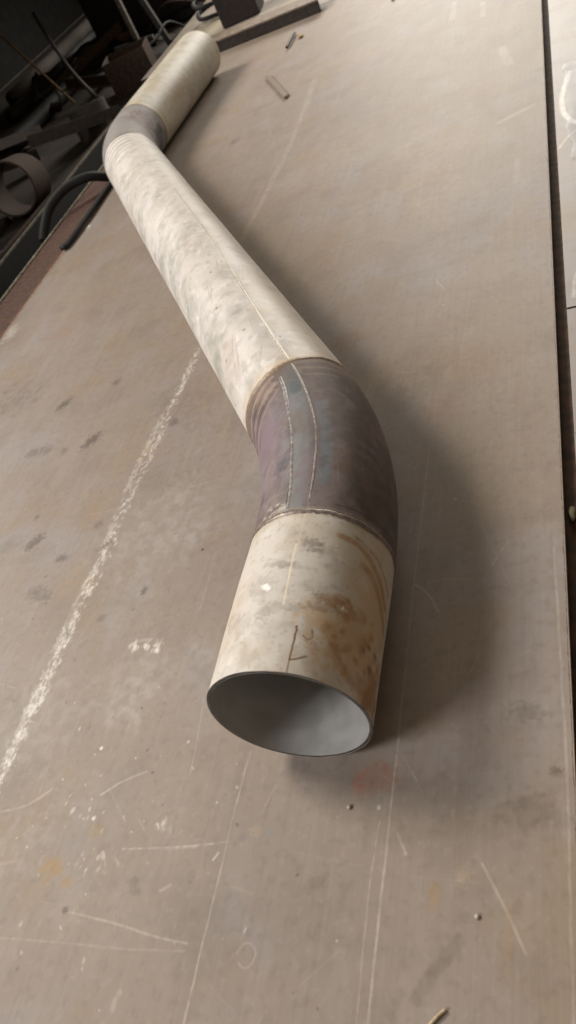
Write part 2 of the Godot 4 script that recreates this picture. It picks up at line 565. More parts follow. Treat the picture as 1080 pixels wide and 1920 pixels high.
func paint_wear() -> void:   # dust, smudges, grinder specks and short scuffs, thickest at the lower left
	for k in 26: blot(rng.randf_range(-1.6, -0.3), rng.randf_range(-1.9, -0.15), rng.randf_range(0.03, 0.12), rng.randf_range(0.02, 0.08), rng.randf_range(-1, 1), ["lavender", "lavender", "ochre", "tan", "dark"][k % 5], rng.randf_range(0.12, 0.26), 0.75)
	for k in 10: blot(rng.randf_range(-0.9, -0.15), rng.randf_range(-4.3, -1.6), rng.randf_range(0.08, 0.25), rng.randf_range(0.1, 0.4), rng.randf_range(-1, 1), ["lavender", "tan"][k % 2], 0.16, 0.5)
	for q in [[-0.90, -0.95, 0.16, 0.14], [-0.80, -0.62, 0.12, 0.08], [-1.0, -0.55, 0.10, 0.10], [-0.93, -0.34, 0.07, 0.06]]: blot(q[0], q[1], q[2], q[3], 0.4, "dust", 0.34, 0.7)
	chalk_crumbs(Vector2(-1.005, -1.62), Vector2(-1.012, -1.02), 400, 0.007)
	chalk_crumbs(Vector2(-1.012, -1.0), Vector2(-1.018, -0.72), 260, 0.007)
	chalk_crumbs(Vector2(-1.016, -0.72), Vector2(-1.026, -0.38), 640, 0.007)
	chalk_crumbs(Vector2(-0.86, -0.695), Vector2(-0.80, -0.69), 46, 0.004)
	chalk_crumbs(Vector2(-0.80, -0.705), Vector2(-0.795, -0.675), 30, 0.004)
	chalk_crumbs(Vector2(-0.80, -0.34), Vector2(-0.79, -0.30), 16, 0.02)
	chalk_crumbs(Vector2(-0.72, -0.385), Vector2(-0.66, -0.375), 12, 0.006)
	chalk_crumbs(Vector2(-0.86, -0.44), Vector2(-0.78, -0.36), 26, 0.03)
	for k in 170:                                  # specks
		var at := Vector2(rng.randfn(-0.85, 0.22), rng.randfn(-0.42, 0.20)) if k < 115 else Vector2(rng.randf_range(-1.85, -0.14), rng.randf_range(-2.6, -0.12))
		var r := rng.randf_range(0.0009, 0.0026)
		blot(at.x, at.y, r, r * rng.randf_range(0.7, 2.0), rng.randf_range(-1, 1), "white" if k % 3 else "dark", rng.randf_range(0.15, 0.55), 0.0)
	for k in 90:                                  # hairline scuffs
		var at := Vector2(rng.randfn(-0.8, 0.3), rng.randfn(-0.5, 0.32)) if k < 65 else Vector2(rng.randf_range(-1.8, -0.15), rng.randf_range(-2.4, -0.12))
		var d := Vector2.from_angle(rng.randfn(0.5, 0.7) + (PI / 2 if k % 3 == 0 else 0.0)) * rng.randf_range(0.012, 0.075)
		var bend := d.orthogonal() * rng.randf_range(-0.12, 0.12)
		mark([at.x - d.x, at.y - d.y, at.x + bend.x, at.y + bend.y, at.x + d.x, at.y + d.y], rng.randf_range(0.0012, 0.0030), ["scratch", "white", "scratch", "dust"][k % 4], rng.randf_range(0.06, 0.26), 0.8)

func paint_marks() -> void:
	mark([-1.017, -3.441, -0.997, -2.861, -1.009, -2.472, -1.024, -2.167], 0.026, "chalk", 0.187, 0.5)
	mark([-1.004, -1.612, -1.006, -1.461, -1.025, -1.337, -1.030, -1.227], 0.02, "chalk", 0.34, 0.9)
	mark([-1.034, -1.207, -1.029, -1.061, -1.022, -0.926, -1.026, -0.845], 0.019, "chalk", 0.34, 0.9)
	mark([-1.025, -0.858, -1.028, -0.738, -1.029, -0.662, -1.029, -0.555, -1.026, -0.453, -1.030, -0.343], 0.019, "chalk", 0.34, 0.9)
	mark([-0.352, -1.088, -0.352, -0.767, -0.349, -0.508], 0.0035, "scratch", 0.259, 0.3)
	mark([-0.349, -0.508, -0.349, -0.344, -0.348, -0.176], 0.0035, "scratch", 0.461, 0.3)
	mark([-0.362, -0.396, -0.365, -0.306, -0.361, -0.174], 0.003, "scratch", 0.288, 0.4)
	mark([-0.570, -0.492, -0.573, -0.405, -0.572, -0.293, -0.573, -0.227, -0.572, -0.150], 0.003, "scratch", 0.403, 0.45)
	mark([-0.141, -0.816, -0.137, -0.609, -0.135, -0.454, -0.137, -0.200], 0.004, "scratch", 0.288, 0.4)
	mark([-0.349, -0.770, -0.327, -0.749, -0.309, -0.715], 0.004, "scratch", 0.346, 0.1)
	mark([-0.332, -0.773, -0.298, -0.776, -0.261, -0.769], 0.004, "tan", 0.3, 0.3)
	mark([-0.860, -0.698, -0.829, -0.705, -0.798, -0.697, -0.787, -0.682, -0.805, -0.679], 0.009, "white", 0.24, 0.9)
	mark([-0.808, -0.424, -0.777, -0.445, -0.739, -0.461], 0.004, "white", 0.346, 0.3)
	mark([-0.993, -0.393, -0.944, -0.405, -0.905, -0.433], 0.005, "white", 0.23, 0.4)
	mark([-0.769, -0.338, -0.758, -0.320, -0.750, -0.310], 0.008, "white", 0.403, 0.8)
	mark([-0.745, -0.332, -0.731, -0.322], 0.007, "white", 0.346, 0.8)
	mark([-0.737, -0.346, -0.676, -0.350, -0.609, -0.357, -0.569, -0.363], 0.003, "white", 0.288, 0.55)
	mark([-0.675, -0.348, -0.617, -0.354], 0.005, "white", 0.23, 0.5)
	mark([-0.791, -0.258, -0.707, -0.249, -0.645, -0.239, -0.595, -0.235], 0.0035, "scratch", 0.346, 0.3)
	mark([-0.893, -0.217, -0.782, -0.220, -0.687, -0.221, -0.596, -0.226], 0.0035, "scratch", 0.202, 0.4)
	mark([-0.522, -0.231, -0.517, -0.240, -0.507, -0.242, -0.498, -0.234, -0.499, -0.222, -0.507, -0.215, -0.517, -0.219], 0.003, "scratch", 0.288, 0.2)
	mark([-0.674, -0.172, -0.678, -0.149, -0.685, -0.132], 0.009, "white", 0.202, 0.6)
	mark([-0.587, -0.338, -0.582, -0.347], 0.004, "white", 0.518, 0.1)
	mark([-0.231, -0.350, -0.206, -0.305, -0.183, -0.260], 0.004, "scratch", 0.317, 0.2)
	mark([-0.337, -0.382, -0.324, -0.357], 0.004, "white", 0.288, 0.4)
	mark([-0.200, -0.305, -0.202, -0.236], 0.004, "ochre", 0.3, 0.4)
	mark([-0.470, -1.164, -0.447, -1.174, -0.424, -1.187], 0.005, "tan", 0.4, 0.3)
	mark([-0.450, -1.136, -0.422, -1.016, -0.400, -0.909], 0.012, "rust", 0.35, 0.4)
	mark([-1.103, -1.050, -1.041, -1.055], 0.003, "scratch", 0.23, 0.3)
	mark([-0.869, -1.085, -0.784, -1.098], 0.004, "white", 0.144, 0.5)
	mark([-0.884, -1.193, -0.869, -1.210], 0.01, "white", 0.144, 0.5)
	mark([-0.159, -2.465, -0.211, -2.441, -0.255, -2.421], 0.024, "white", 0.202, 0.2)
	mark([-0.459, -3.743, -0.456, -3.545], 0.026, "white", 0.252, 0.4)
	mark([-0.340, -3.598, -0.333, -3.433], 0.022, "white", 0.288, 0.4)
	mark([-0.259, -3.023, -0.230, -2.850], 0.032, "white", 0.252, 0.4)
	mark([-0.202, -2.146, -0.204, -2.028], 0.018, "white", 0.108, 0.3)
	mark([-0.656, -0.294, -0.642, -0.302], 0.005, "white", 0.23, 0.3)
	mark([-1.336, -3.642, -1.036, -2.768], 0.01, "white", 0.0432, 0.3)
	mark([-0.254, -0.266, -0.274, -0.240, -0.297, -0.206], 0.016, "dark", 0.28, 0.3)
	mark([-0.796, -0.433, -0.748, -0.385], 0.004, "white", 0.115, 0.5)
	mark([-0.948, -0.315, -0.920, -0.320], 0.005, "scratch", 0.173, 0.4)
	mark([-1.083, -0.620, -1.127, -0.631], 0.004, "scratch", 0.23, 0.2)
	mark([-0.554, -0.307, -0.521, -0.299], 0.005, "tan", 0.25, 0.4)
	mark([-0.891, -0.449, -0.894, -0.467], 0.004, "ochre", 0.3, 0.3)
	mark([-0.452, -0.637, -0.351, -0.626], 0.004, "dark", 0.1, 0.3)
	mark([-0.465, -0.352, -0.322, -0.333, -0.233, -0.329], 0.003, "scratch", 0.092, 0.5)
	mark([-1.177, -0.795, -1.002, -0.683, -0.888, -0.611], 0.003, "scratch", 0.0808, 0.5)
	mark([-0.300, -1.544, -0.309, -1.287], 0.004, "scratch", 0.0808, 0.4)
	mark([-0.253, -0.884, -0.202, -0.749], 0.004, "scratch", 0.092, 0.4)
	mark([-0.435, -0.203, -0.390, -0.246], 0.003, "scratch", 0.115, 0.4)
	blot(-1.392, -1.505, 0.02, 0.03, -0.6, "dark", 0.6, 0.2)
	blot(-1.217, -1.317, 0.02, 0.036, -0.6, "dark", 0.65, 0.2)
	blot(-1.230, -0.992, 0.016, 0.03, -0.8, "dark", 0.65, 0.2)
	blot(-1.362, -1.315, 0.026, 0.024, 0, "dark", 0.35, 0.4)
	blot(-1.402, -1.314, 0.026, 0.022, 0, "dark", 0.35, 0.4)
	blot(-1.296, -1.295, 0.012, 0.018, 0, "dark", 0.35, 0.4)
	blot(-1.127, -0.931, 0.017, 0.012, 0, "dark", 0.55, 0.3)
	blot(-1.019, -0.951, 0.022, 0.01, 0.6, "dark", 0.5, 0.3)
	blot(-0.877, -0.817, 0.007, 0.012, 0, "dark", 0.6, 0.1)
	blot(-1.137, -0.837, 0.04, 0.022, -0.5, "dark", 0.4, 0.4)
	blot(-0.982, -1.321, 0.016, 0.014, 0, "dark", 0.4, 0.3)
	blot(-1.236, -1.551, 0.015, 0.018, 0, "dark", 0.45, 0.3)
	blot(-1.066, -1.013, 0.014, 0.012, 0, "dark", 0.4, 0.3)
	blot(-1.263, -1.070, 0.01, 0.01, 0, "dark", 0.4, 0.3)
	blot(-0.951, -0.761, 0.01, 0.01, 0, "dark", 0.35, 0.3)
	blot(-0.776, -0.904, 0.003, 0.003, 0, "ink", 0.9, 0)
	blot(-1.288, -3.063, 0.025, 0.03, 0, "dark", 0.35, 0.4)
	blot(-0.888, -1.081, 0.06, 0.06, 0, "white", 0.088, 0.6)
	blot(-0.827, -0.953, 0.07, 0.05, 0, "white", 0.094, 0.6)
	blot(-0.805, -0.568, 0.07, 0.05, 0, "white", 0.083, 0.7)
	blot(-0.821, -0.639, 0.06, 0.04, 0, "white", 0.077, 0.7)
	blot(-0.872, -0.432, 0.08, 0.05, 0, "white", 0.055, 0.7)
	blot(-0.850, -0.312, 0.024, 0.018, 0, "ochre", 0.55, 0.5)
	blot(-0.795, -0.372, 0.016, 0.014, 0, "ochre", 0.3, 0.5)
	blot(-0.813, -0.295, 0.012, 0.008, 0, "ochre", 0.4, 0.5)
	blot(-0.374, -0.456, 0.034, 0.02, 0, "red", 0.5, 0.5)
	blot(-0.390, -0.438, 0.02, 0.014, 0, "red", 0.35, 0.5)
	blot(-0.344, -1.177, 0.04, 0.06, 0, "red", 0.16, 0.5)
	blot(-0.799, -0.260, 0.006, 0.005, 0, "dark", 0.6, 0.1)
	blot(-0.840, -0.500, 0.004, 0.004, 0, "white", 0.9, 0)
	blot(-0.806, -0.388, 0.004, 0.004, 0, "white", 0.8, 0)
	blot(-0.365, -0.414, 0.003, 0.004, 0, "white", 0.5, 0)
	blot(-0.513, -0.377, 0.01, 0.008, 0, "blue", 0.25, 0.5)
	blot(-0.702, -0.302, 0.01, 0.008, 0, "dark", 0.3, 0.3)
	blot(-0.693, -0.291, 0.008, 0.006, 0, "dark", 0.3, 0.3)
	blot(-0.433, -0.317, 0.012, 0.01, 0, "dark", 0.25, 0.3)
	blot(-0.183, -0.544, 0.022, 0.016, 0, "dark", 0.3, 0.3)
	blot(-0.148, -0.464, 0.009, 0.007, 0, "dark", 0.4, 0.2)
	blot(-0.177, -0.414, 0.04, 0.026, 0, "dark", 0.3, 0.5)
	blot(-0.285, -0.311, 0.01, 0.02, 0, "ochre", 0.3, 0.5)
	blot(-0.252, -0.337, 0.01, 0.014, 0, "tan", 0.3, 0.5)
	blot(-0.479, -2.578, 0.04, 0.05, 0, "rust", 0.18, 0.5)
	blot(-1.580, -1.899, 0.05, 0.04, 0, "red", 0.14, 0.4)
	blot(-0.576, -1.490, 0.04, 0.04, 0, "rust", 0.3, 0.5)
	blot(-0.533, -0.377, 0.014, 0.008, 0, "tan", 0.3, 0.4)
	blot(-0.344, -0.191, 0.03, 0.02, 0, "dark", 0.08, 0.5)
	blot(-0.566, -0.268, 0.06, 0.04, 0, "dark", 0.1, 0.6)
	blot(-0.450, -0.276, 0.08, 0.06, 0, "dark", 0.08, 0.6)
	blot(-0.290, -1.914, 0.09, 0.12, 0, "dark", 0.07, 0.6)
	blot(-1.262, -2.882, 0.09, 0.16, 0, "tan", 0.08, 0.5)
	blot(-0.462, -1.488, 0.08, 0.12, 0, "tan", 0.05, 0.5)
	blot(-1.844, -2.706, 0.01, 0.028, 0.3, "white", 0.9, 0.2)  # bright glint beside the rod, painted as a white spot
	blot(-1.855, -2.003, 0.026, 0.06, 0.1, "white", 0.3, 0.4)
	blot(-1.176, -4.076, 0.016, 0.022, 0, "ochre", 0.4, 0.3)
	blot(-1.273, -4.142, 0.06, 0.06, 0, "red", 0.16, 0.4)
	blot(-1.467, -4.056, 0.08, 0.14, 0, "red", 0.12, 0.5)

# ---------------------------------------------------------------- the bent pipe
func build_pipe() -> void:
	var p0 := Vector3(-0.4602, R, -0.483)
	var p1 := Vector3(-0.4602, R, -0.945)
	var p2 := Vector3(-1.726, R, -3.037)
	var p3 := Vector3(-1.712, R, -4.10)
	var e1 := fillet(p0, p1, p2, 0.2, 28)
	var e2 := fillet(p1, p2, p3, 0.2, 28)
	var a := straight(p0, e1[0][0], 10)
	var b := straight(e1[-1][0], e2[0][0], 40)
	var c := straight(e2[-1][0], p3, 16)
	var pipe := thing("bent_pipe", Vector3(0, 0, 0), "large bent steel pipe, cream sections with two heat darkened elbows", "pipe")
	var patchy := noise_of(41, 7.0, 4)
	var cloud := noise_of(42, 16.0, 4)
	var grit := noise_of(43, 70.0, 3)
	var sweep := noise_of(44, 8.0, 3)
	# near spool
	var ca := pipe_canvas(a, 1152, 448)
	fill(ca, Color(0.785, 0.757, 0.72), [
		[patchy, 1.0, 1.0, -0.1, 0.5, Color(0.72, 0.665, 0.58), 0.6], [cloud, 1.0, 1.0, 0.1, 0.6, Color(0.64, 0.60, 0.55), 0.45],
		[cloud, -1.0, 1.2, 0.2, 0.6, Color(0.815, 0.795, 0.765), 0.6], [grit, 1.0, 1.0, 0.15, 0.7, Color(0.60, 0.54, 0.46), 0.35]])
	var rust := Color(0.59, 0.42, 0.27)
	var umber := Color(0.43, 0.33, 0.24)
	var smoke := Color(0.50, 0.46, 0.43)
	pb(ca, 60, 0.06, 0.060, 0.050, 0.3, Color(0.72, 0.58, 0.43), 0.75, 0.15)
	pb(ca, 40, 0.09, 0.045, 0.030, 0.0, Color(0.74, 0.62, 0.48), 0.6, 0.2)
	pb(ca, 82, 0.12, 0.040, 0.070, 0.0, Color(0.74, 0.615, 0.48), 0.65, 0.15)
	pb(ca, 92, 0.03, 0.030, 0.050, 0.0, Color(0.55, 0.38, 0.25), 0.7, 0.35)
	pb(ca, 75, 0.02, 0.040, 0.020, 0.0, rust, 0.5, 0.6)
	pb(ca, 70, 0.15, 0.05, 0.11, 0.0, Color(0.745, 0.63, 0.50), 0.55, 0.2)
	pb(ca, -55, 0.12, 0.07, 0.14, 0.0, Color(0.815, 0.765, 0.725), 0.5, 0.3)
	pb(ca, 32, 0.118, 0.012, 0.008, 0.0, umber, 0.65, 0.4)
	pb(ca, 45, 0.120, 0.026, 0.011, -0.2, rust, 0.75, 0.4)
	pb(ca, 62, 0.112, 0.030, 0.010, -0.4, rust, 0.55, 0.5)
	pb(ca, 36, 0.105, 0.030, 0.008, -0.1, umber, 0.4, 0.5)
	for q in [[40, 0.075], [47, 0.068], [52, 0.08], [58, 0.06], [66, 0.05], [49, 0.05], [72, 0.085], [35, 0.045], [78, 0.10], [57, 0.035], [68, 0.07]]:
		pb(ca, q[0], q[1], rng.randf_range(0.004, 0.012), rng.randf_range(0.004, 0.014), rng.randf_range(-1, 1), rust, 0.5, 0.5)
	for q in [[72, 0.073], [82, 0.055], [77, 0.082], [88, 0.08]]:
		pb(ca, q[0], q[1], 0.006, 0.006, 0.0, umber, 0.65, 0.2)
	ps(ca, [38, 0.226, 52, 0.224, 66, 0.21, 80, 0.19, 92, 0.165], 0.011, rust, 0.6, 0.3)
	ps(ca, [60, 0.195, 72, 0.185, 86, 0.155, 96, 0.13], 0.014, Color(0.62, 0.46, 0.30), 0.6, 0.3)
	ps(ca, [50, 0.235, 75, 0.22, 95, 0.19], 0.006, umber, 0.4, 0.5)
	pb(ca, 19, 0.203, 0.020, 0.009, 0.1, smoke, 0.8, 0.3)
	pb(ca, 22, 0.192, 0.016, 0.006, 0.0, smoke, 0.6, 0.4)
	pb(ca, 2, 0.165, 0.040, 0.006, 0.15, smoke, 0.5, 0.4)
	pb(ca, -12, 0.135, 0.022, 0.022, 0.0, Color(0.60, 0.57, 0.56), 0.5, 0.5)
	pb(ca, -4, 0.088, 0.014, 0.008, 0.0, smoke, 0.6, 0.5)
	pb(ca, 8, 0.095, 0.030, 0.010, 0.0, Color(0.60, 0.56, 0.50), 0.55, 0.5)
	pb(ca, -25, 0.080, 0.030, 0.018, 0.0, Color(0.62, 0.58, 0.53), 0.5, 0.6)
	pb(ca, -42, 0.10, 0.010, 0.012, 0.0, Color(0.62, 0.50, 0.38), 0.4, 0.6)
	pb(ca, 2, 0.062, 0.024, 0.016, 0.3, Color(0.64, 0.60, 0.56), 0.45, 0.5)
	ps(ca, [9.4, 0.262, 9.2, 0.19], 0.003, Color(0.82, 0.78, 0.72), 0.6, 0.4)  # seam highlight painted into the colour as two pale lines
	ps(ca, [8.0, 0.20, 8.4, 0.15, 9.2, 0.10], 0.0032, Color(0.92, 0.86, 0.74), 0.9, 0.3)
	ps(ca, [21.4, 0.068, 21.9, 0.062, 21.8, 0.045, 21.6, 0.02], 0.0030, Color(0.42, 0.31, 0.20), 0.8, 0.15)
	ps(ca, [21.6, 0.02, 21.6, 0.002], 0.0026, Color(0.44, 0.38, 0.32), 0.7, 0.2)
	ps(ca, [21.8, 0.019, 26, 0.022, 31.5, 0.028], 0.0030, Color(0.38, 0.31, 0.23), 0.75, 0.2)
	ps(ca, [27, 0.056, 30, 0.052, 33, 0.056, 32, 0.066], 0.0030, Color(0.40, 0.33, 0.24), 0.6, 0.3)
	pb(ca, -8.4, 0.131, 0.008, 0.0055, 0.3, Color(0.96, 0.94, 0.92), 1.0, 0.1)  # specular highlight painted in as a small white spot
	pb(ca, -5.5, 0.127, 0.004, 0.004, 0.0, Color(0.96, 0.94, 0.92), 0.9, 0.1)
	pb(ca, 49.5, 0.113, 0.003, 0.005, 0.3, Color(0.93, 0.88, 0.78), 0.9, 0.1)
	pb(ca, -24, 0.022, 0.006, 0.007, 0.0, Color(0.88, 0.83, 0.76), 0.8, 0.2)
	ps(ca, [-60, 0.258, -20, 0.257, 4, 0.259, 60, 0.256, 110, 0.256], 0.007, Color(0.66, 0.58, 0.49), 0.5, 0.4)
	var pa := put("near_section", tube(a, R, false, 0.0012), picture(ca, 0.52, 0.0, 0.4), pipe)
	pa.set_meta("label", "short cream end section with rust stains and open mouth")
	var grey_in := worn(Color(0.63, 0.617, 0.597), Color(0.69, 0.677, 0.657), 51, 4.0, 0.45)
	put("bore", tube(a, R - WALL, true), grey_in, pa)
	put("cut_rim", collar(p0, Vector3(0, 0, -1), R - WALL, R, Vector3(0, 0, 1)), worn(Color(0.30, 0.285, 0.27), Color(0.38, 0.355, 0.33), 52, 12.0, 0.5, 0.2), pa)
	# near elbow
	var ce := pipe_canvas(e1, 1152, 640)
	fill(ce, Color(0.43, 0.38, 0.37), [
		[patchy, 1.0, 1.0, -0.2, 0.5, Color(0.475, 0.425, 0.425), 0.7], [sweep, 2.2, 0.5, 0.0, 0.5, Color(0.37, 0.32, 0.305), 0.6],
		[cloud, 1.0, 1.0, 0.15, 0.6, Color(0.46, 0.42, 0.41), 0.5], [grit, 1.0, 1.0, 0.1, 0.7, Color(0.31, 0.27, 0.25), 0.35]])
	var mauve := Color(0.545, 0.485, 0.50)
	for q in [[-50, 0.10], [-45, 0.20], [-55, 0.27], [-28, 0.14], [-28, 0.24], [-70, 0.2]]: pb(ce, q[0], q[1], 0.055, 0.07, 0.0, mauve, 0.5, 0.25)
	pb(ce, -40, 0.22, 0.045, 0.05, 0.0, Color(0.49, 0.41, 0.455), 0.6, 0.3)
	ps(ce, [-1, 0.015, -2, 0.10, -1, 0.20, 2, 0.30, 5, 0.36], 0.036, Color(0.485, 0.49, 0.495), 0.85, 0.25)
	ps(ce, [2, 0.30, 5, 0.37], 0.028, Color(0.35, 0.375, 0.39), 0.8, 0.3)
	pb(ce, 4, 0.08, 0.016, 0.05, 0.0, Color(0.48, 0.42, 0.43), 0.7, 0.4)
	ps(ce, [18, 0.06, 20, 0.15, 19, 0.24], 0.022, Color(0.39, 0.42, 0.445), 0.75, 0.4)
	ps(ce, [-15, 0.05, -16, 0.16, -14, 0.25], 0.018, Color(0.50, 0.49, 0.49), 0.6, 0.5)
	for q in [[40, 0.18], [50, 0.08], [60, 0.26], [34, 0.32], [75, 0.15], [80, 0.3], [70, 0.05]]: pb(ce, q[0], q[1], 0.045, 0.07, 0.0, Color(0.315, 0.265, 0.245), 0.7, 0.3)
	for k in 34:                                   # uneven scale: blue black and brown flecks, short handling scratches
		pb(ce, rng.randf_range(-80, 90), rng.randf_range(0.02, 0.37), rng.randf_range(0.004, 0.02), rng.randf_range(0.008, 0.035), rng.randf_range(-0.5, 0.5), [Color(0.27, 0.25, 0.27), Color(0.45, 0.37, 0.31), Color(0.34, 0.36, 0.39)][k % 3], rng.randf_range(0.25, 0.55), 0.6)
	for k in 26:
		var d0 := rng.randf_range(-75, 80)
		var s2 := rng.randf_range(0.03, 0.34)
		ps(ce, [d0, s2, d0 + rng.randf_range(-9, 9), s2 + rng.randf_range(0.01, 0.05)], rng.randf_range(0.0012, 0.0026), Color(0.60, 0.55, 0.53), rng.randf_range(0.15, 0.4), 0.6)
	pb(ce, 46, 0.245, 0.010, 0.014, 0.0, Color(0.52, 0.48, 0.46), 0.6, 0.3)
	pb(ce, 34, 0.10, 0.012, 0.04, 0.0, Color(0.43, 0.34, 0.25), 0.5, 0.5)
	for q in [[0.385, 0.030, 0.55], [0.36, 0.030, 0.40], [0.335, 0.030, 0.22]]:   # brown heat tint rings beside the upper weld
		ps(ce, [-95, q[0] - 0.012, -40, q[0], 0, q[0] + 0.002, 50, q[0], 100, q[0] - 0.004], q[1], Color(0.52, 0.43, 0.36), q[2], 0.4)
	for k in 5:                                    # pale wrinkle lines near the upper weld
		var s0 := 0.378 - 0.012 * k
		ps(ce, [12 + k, s0 + 0.004, 24, s0, 40, s0 - 0.003, 62 - 4 * k, s0 - 0.008], 0.0034, Color(0.58, 0.50, 0.44) if k % 2 == 0 else Color(0.27, 0.23, 0.21), 0.7, 0.35)
		ps(ce, [-12, s0 - 0.004, -30, s0 - 0.010 - 0.003 * k, -50, s0 - 0.022 - 0.006 * k, -70, s0 - 0.045 - 0.008 * k], 0.0062, [Color(0.64, 0.56, 0.49), Color(0.30, 0.25, 0.24), Color(0.61, 0.52, 0.47), Color(0.33, 0.28, 0.28), Color(0.58, 0.49, 0.47)][k], 0.9, 0.3)
	pb(ce, -26, 0.35, 0.035, 0.022, 0.2, Color(0.62, 0.54, 0.48), 0.6, 0.35)
	for k in 16: pb(ce, rng.randf_range(-32, -4), rng.randf_range(0.002, 0.03), rng.randf_range(0.002, 0.006), rng.randf_range(0.002, 0.005), 0.0, Color(0.78, 0.75, 0.71), rng.randf_range(0.4, 0.9), 0.2)
	pb(ce, -12, 0.012, 0.012, 0.012, 0.0, Color(0.70, 0.68, 0.64), 0.9, 0.3)
	pb(ce, -25, 0.035, 0.03, 0.02, 0.0, Color(0.60, 0.55, 0.52), 0.5, 0.5)
	ps(ce, [-60, 0.008, -20, 0.006, 20, 0.006, 70, 0.008], 0.006, Color(0.58, 0.52, 0.45), 0.6, 0.4)
	ps(ce, [30, 0.016, 60, 0.017, 90, 0.018], 0.004, Color(0.27, 0.235, 0.215), 0.6, 0.4)
	ps(ce, [-8.5, 0.02, -10.4, 0.12, -10.6, 0.20, -9.6, 0.28, -7.6, 0.36], 0.0032, Color(0.20, 0.19, 0.19), 0.9, 0.2)
	ps(ce, [10, 0.0, 9.9, 0.1, 11.2, 0.18, 9.8, 0.27, 9.6, 0.39], 0.003, Color(0.60, 0.54, 0.52), 0.6, 0.35)
	var elbow := put("elbow", tube(e1, R + 0.0004, false, 0.0012), picture(ce, 0.62, 0.0, 0.38), pipe)
	elbow.set_meta("label", "near elbow, purple grey and brown from heat, with two raised lines along its top")
	put("bore", tube(e1, R - WALL, true), grey_in, elbow)
	var bead_mat := worn(Color(0.62, 0.60, 0.58), Color(0.46, 0.43, 0.42), 53, 16.0, 0.42, 0.15)
	put("seam_ridge", ridge(e1, func(s): return 9.9 + 1.2 * exp(-pow((s - 0.46) / 0.2, 2.0)), 0.0042, 0.0016, 0.02, 0.995), bead_mat, elbow)
	put("seam_ridge", ridge(e1, func(s): return lerpf(-6.5, -9.9, smoothstep(0.0, 0.3, s)) + 3.6 * smoothstep(0.6, 0.95, s), 0.0075, 0.0022, 0.0, 0.93), bead_mat, elbow)
	# long middle section
	var cb := pipe_canvas(b, 640, 1536)
	fill(cb, Color(0.83, 0.803, 0.78), [
		[patchy, 0.8, 0.5, -0.1, 0.5, Color(0.765, 0.73, 0.685), 0.7], [sweep, 1.0, 0.7, 0.1, 0.55, Color(0.69, 0.67, 0.64), 0.5],
		[cloud, 1.0, 0.7, 0.15, 0.6, Color(0.885, 0.87, 0.845), 0.7], [cloud, -1.0, 0.8, 0.2, 0.6, Color(0.62, 0.60, 0.56), 0.4], [grit, 1.0, 0.7, 0.2, 0.7, Color(0.64, 0.60, 0.55), 0.3]])
	for k in 26:
		pb(cb, rng.randf_range(-70, 60), rng.randf_range(0.1, 1.95), rng.randf_range(0.015, 0.04), rng.randf_range(0.04, 0.12), rng.randf_range(0.2, 0.7), Color(0.61, 0.60, 0.575) if k % 3 else Color(0.70, 0.62, 0.56), rng.randf_range(0.2, 0.42), 0.6)
	for k in 14:
		pb(cb, rng.randf_range(-50, 40), rng.randf_range(0.5, 1.9), rng.randf_range(0.006, 0.014), rng.randf_range(0.05, 0.12), rng.randf_range(0.4, 0.9), Color(0.88, 0.86, 0.83), 0.5, 0.4)
	for k in 60:                                   # fine scuffs and rub marks
		var d1 := rng.randf_range(-80, 75)
		var s3 := rng.randf_range(0.03, 1.9)
		var l3 := rng.randf_range(0.02, 0.12)
		ps(cb, [d1, s3, d1 + rng.randf_range(4, 16), s3 + l3], rng.randf_range(0.0015, 0.004), [Color(0.55, 0.53, 0.50), Color(0.92, 0.90, 0.87), Color(0.62, 0.54, 0.46)][k % 3], rng.randf_range(0.2, 0.5), 0.6)
	for k in 40: pb(cb, rng.randf_range(-80, 75), rng.randf_range(0.03, 1.9), rng.randf_range(0.0015, 0.004), rng.randf_range(0.002, 0.006), 0.0, Color(0.45, 0.37, 0.30), rng.randf_range(0.3, 0.7), 0.2)
	for q in [[-70, 0.5], [-60, 0.25], [-75, 0.85], [-55, 0.7], [-65, 1.2]]: pb(cb, q[0], q[1], 0.04, 0.12, 0.5, Color(0.57, 0.57, 0.53), 0.5, 0.5)
	pb(cb, 45, 0.25, 0.06, 0.25, 0.0, Color(0.79, 0.72, 0.62), 0.5, 0.4)
	pb(cb, 50, 1.0, 0.06, 0.5, 0.0, Color(0.79, 0.72, 0.66), 0.4, 0.4)
	var far_end := length_of(b)
	for k in 5:
		var s1 := far_end - 0.03 - 0.045 * k
		ps(cb, [-80, s1 - 0.02, -45, s1 - 0.008, -15, s1, 15, s1 - 0.004], 0.014, Color(0.57, 0.56, 0.53), 0.75 - 0.1 * k, 0.4)
		ps(cb, [-80, s1 - 0.042, -45, s1 - 0.03, -15, s1 - 0.022, 25, s1 - 0.024], 0.014, Color(0.86, 0.85, 0.82), 0.6, 0.4)
	ps(cb, [9.9, 0.0, 12, 0.1, 13.4, 0.22], 0.0045, Color(0.93, 0.90, 0.84), 0.8, 0.25)  # glint on the seam, put into the colour
	ps(cb, [14.4, 0.3, 17, 0.46, 22, 0.62, 23.5, 0.8, 24.5, 1.1], 0.003, Color(0.55, 0.50, 0.45), 0.5, 0.4)
	ps(cb, [-90, 0.018, -40, 0.022, 0, 0.018, 40, 0.024, 100, 0.018], 0.026, Color(0.76, 0.67, 0.56), 0.45, 0.5)
	ps(cb, [-90, 0.006, -40, 0.005, 0, 0.006, 40, 0.005, 100, 0.006], 0.010, Color(0.70, 0.58, 0.44), 0.7, 0.3)
	var pm := put("long_section", tube(b, R, false, 0.0012), picture(cb, 0.5, 0.0, 0.45), pipe)
	pm.set_meta("label", "long straight mottled cream white section between the elbows")
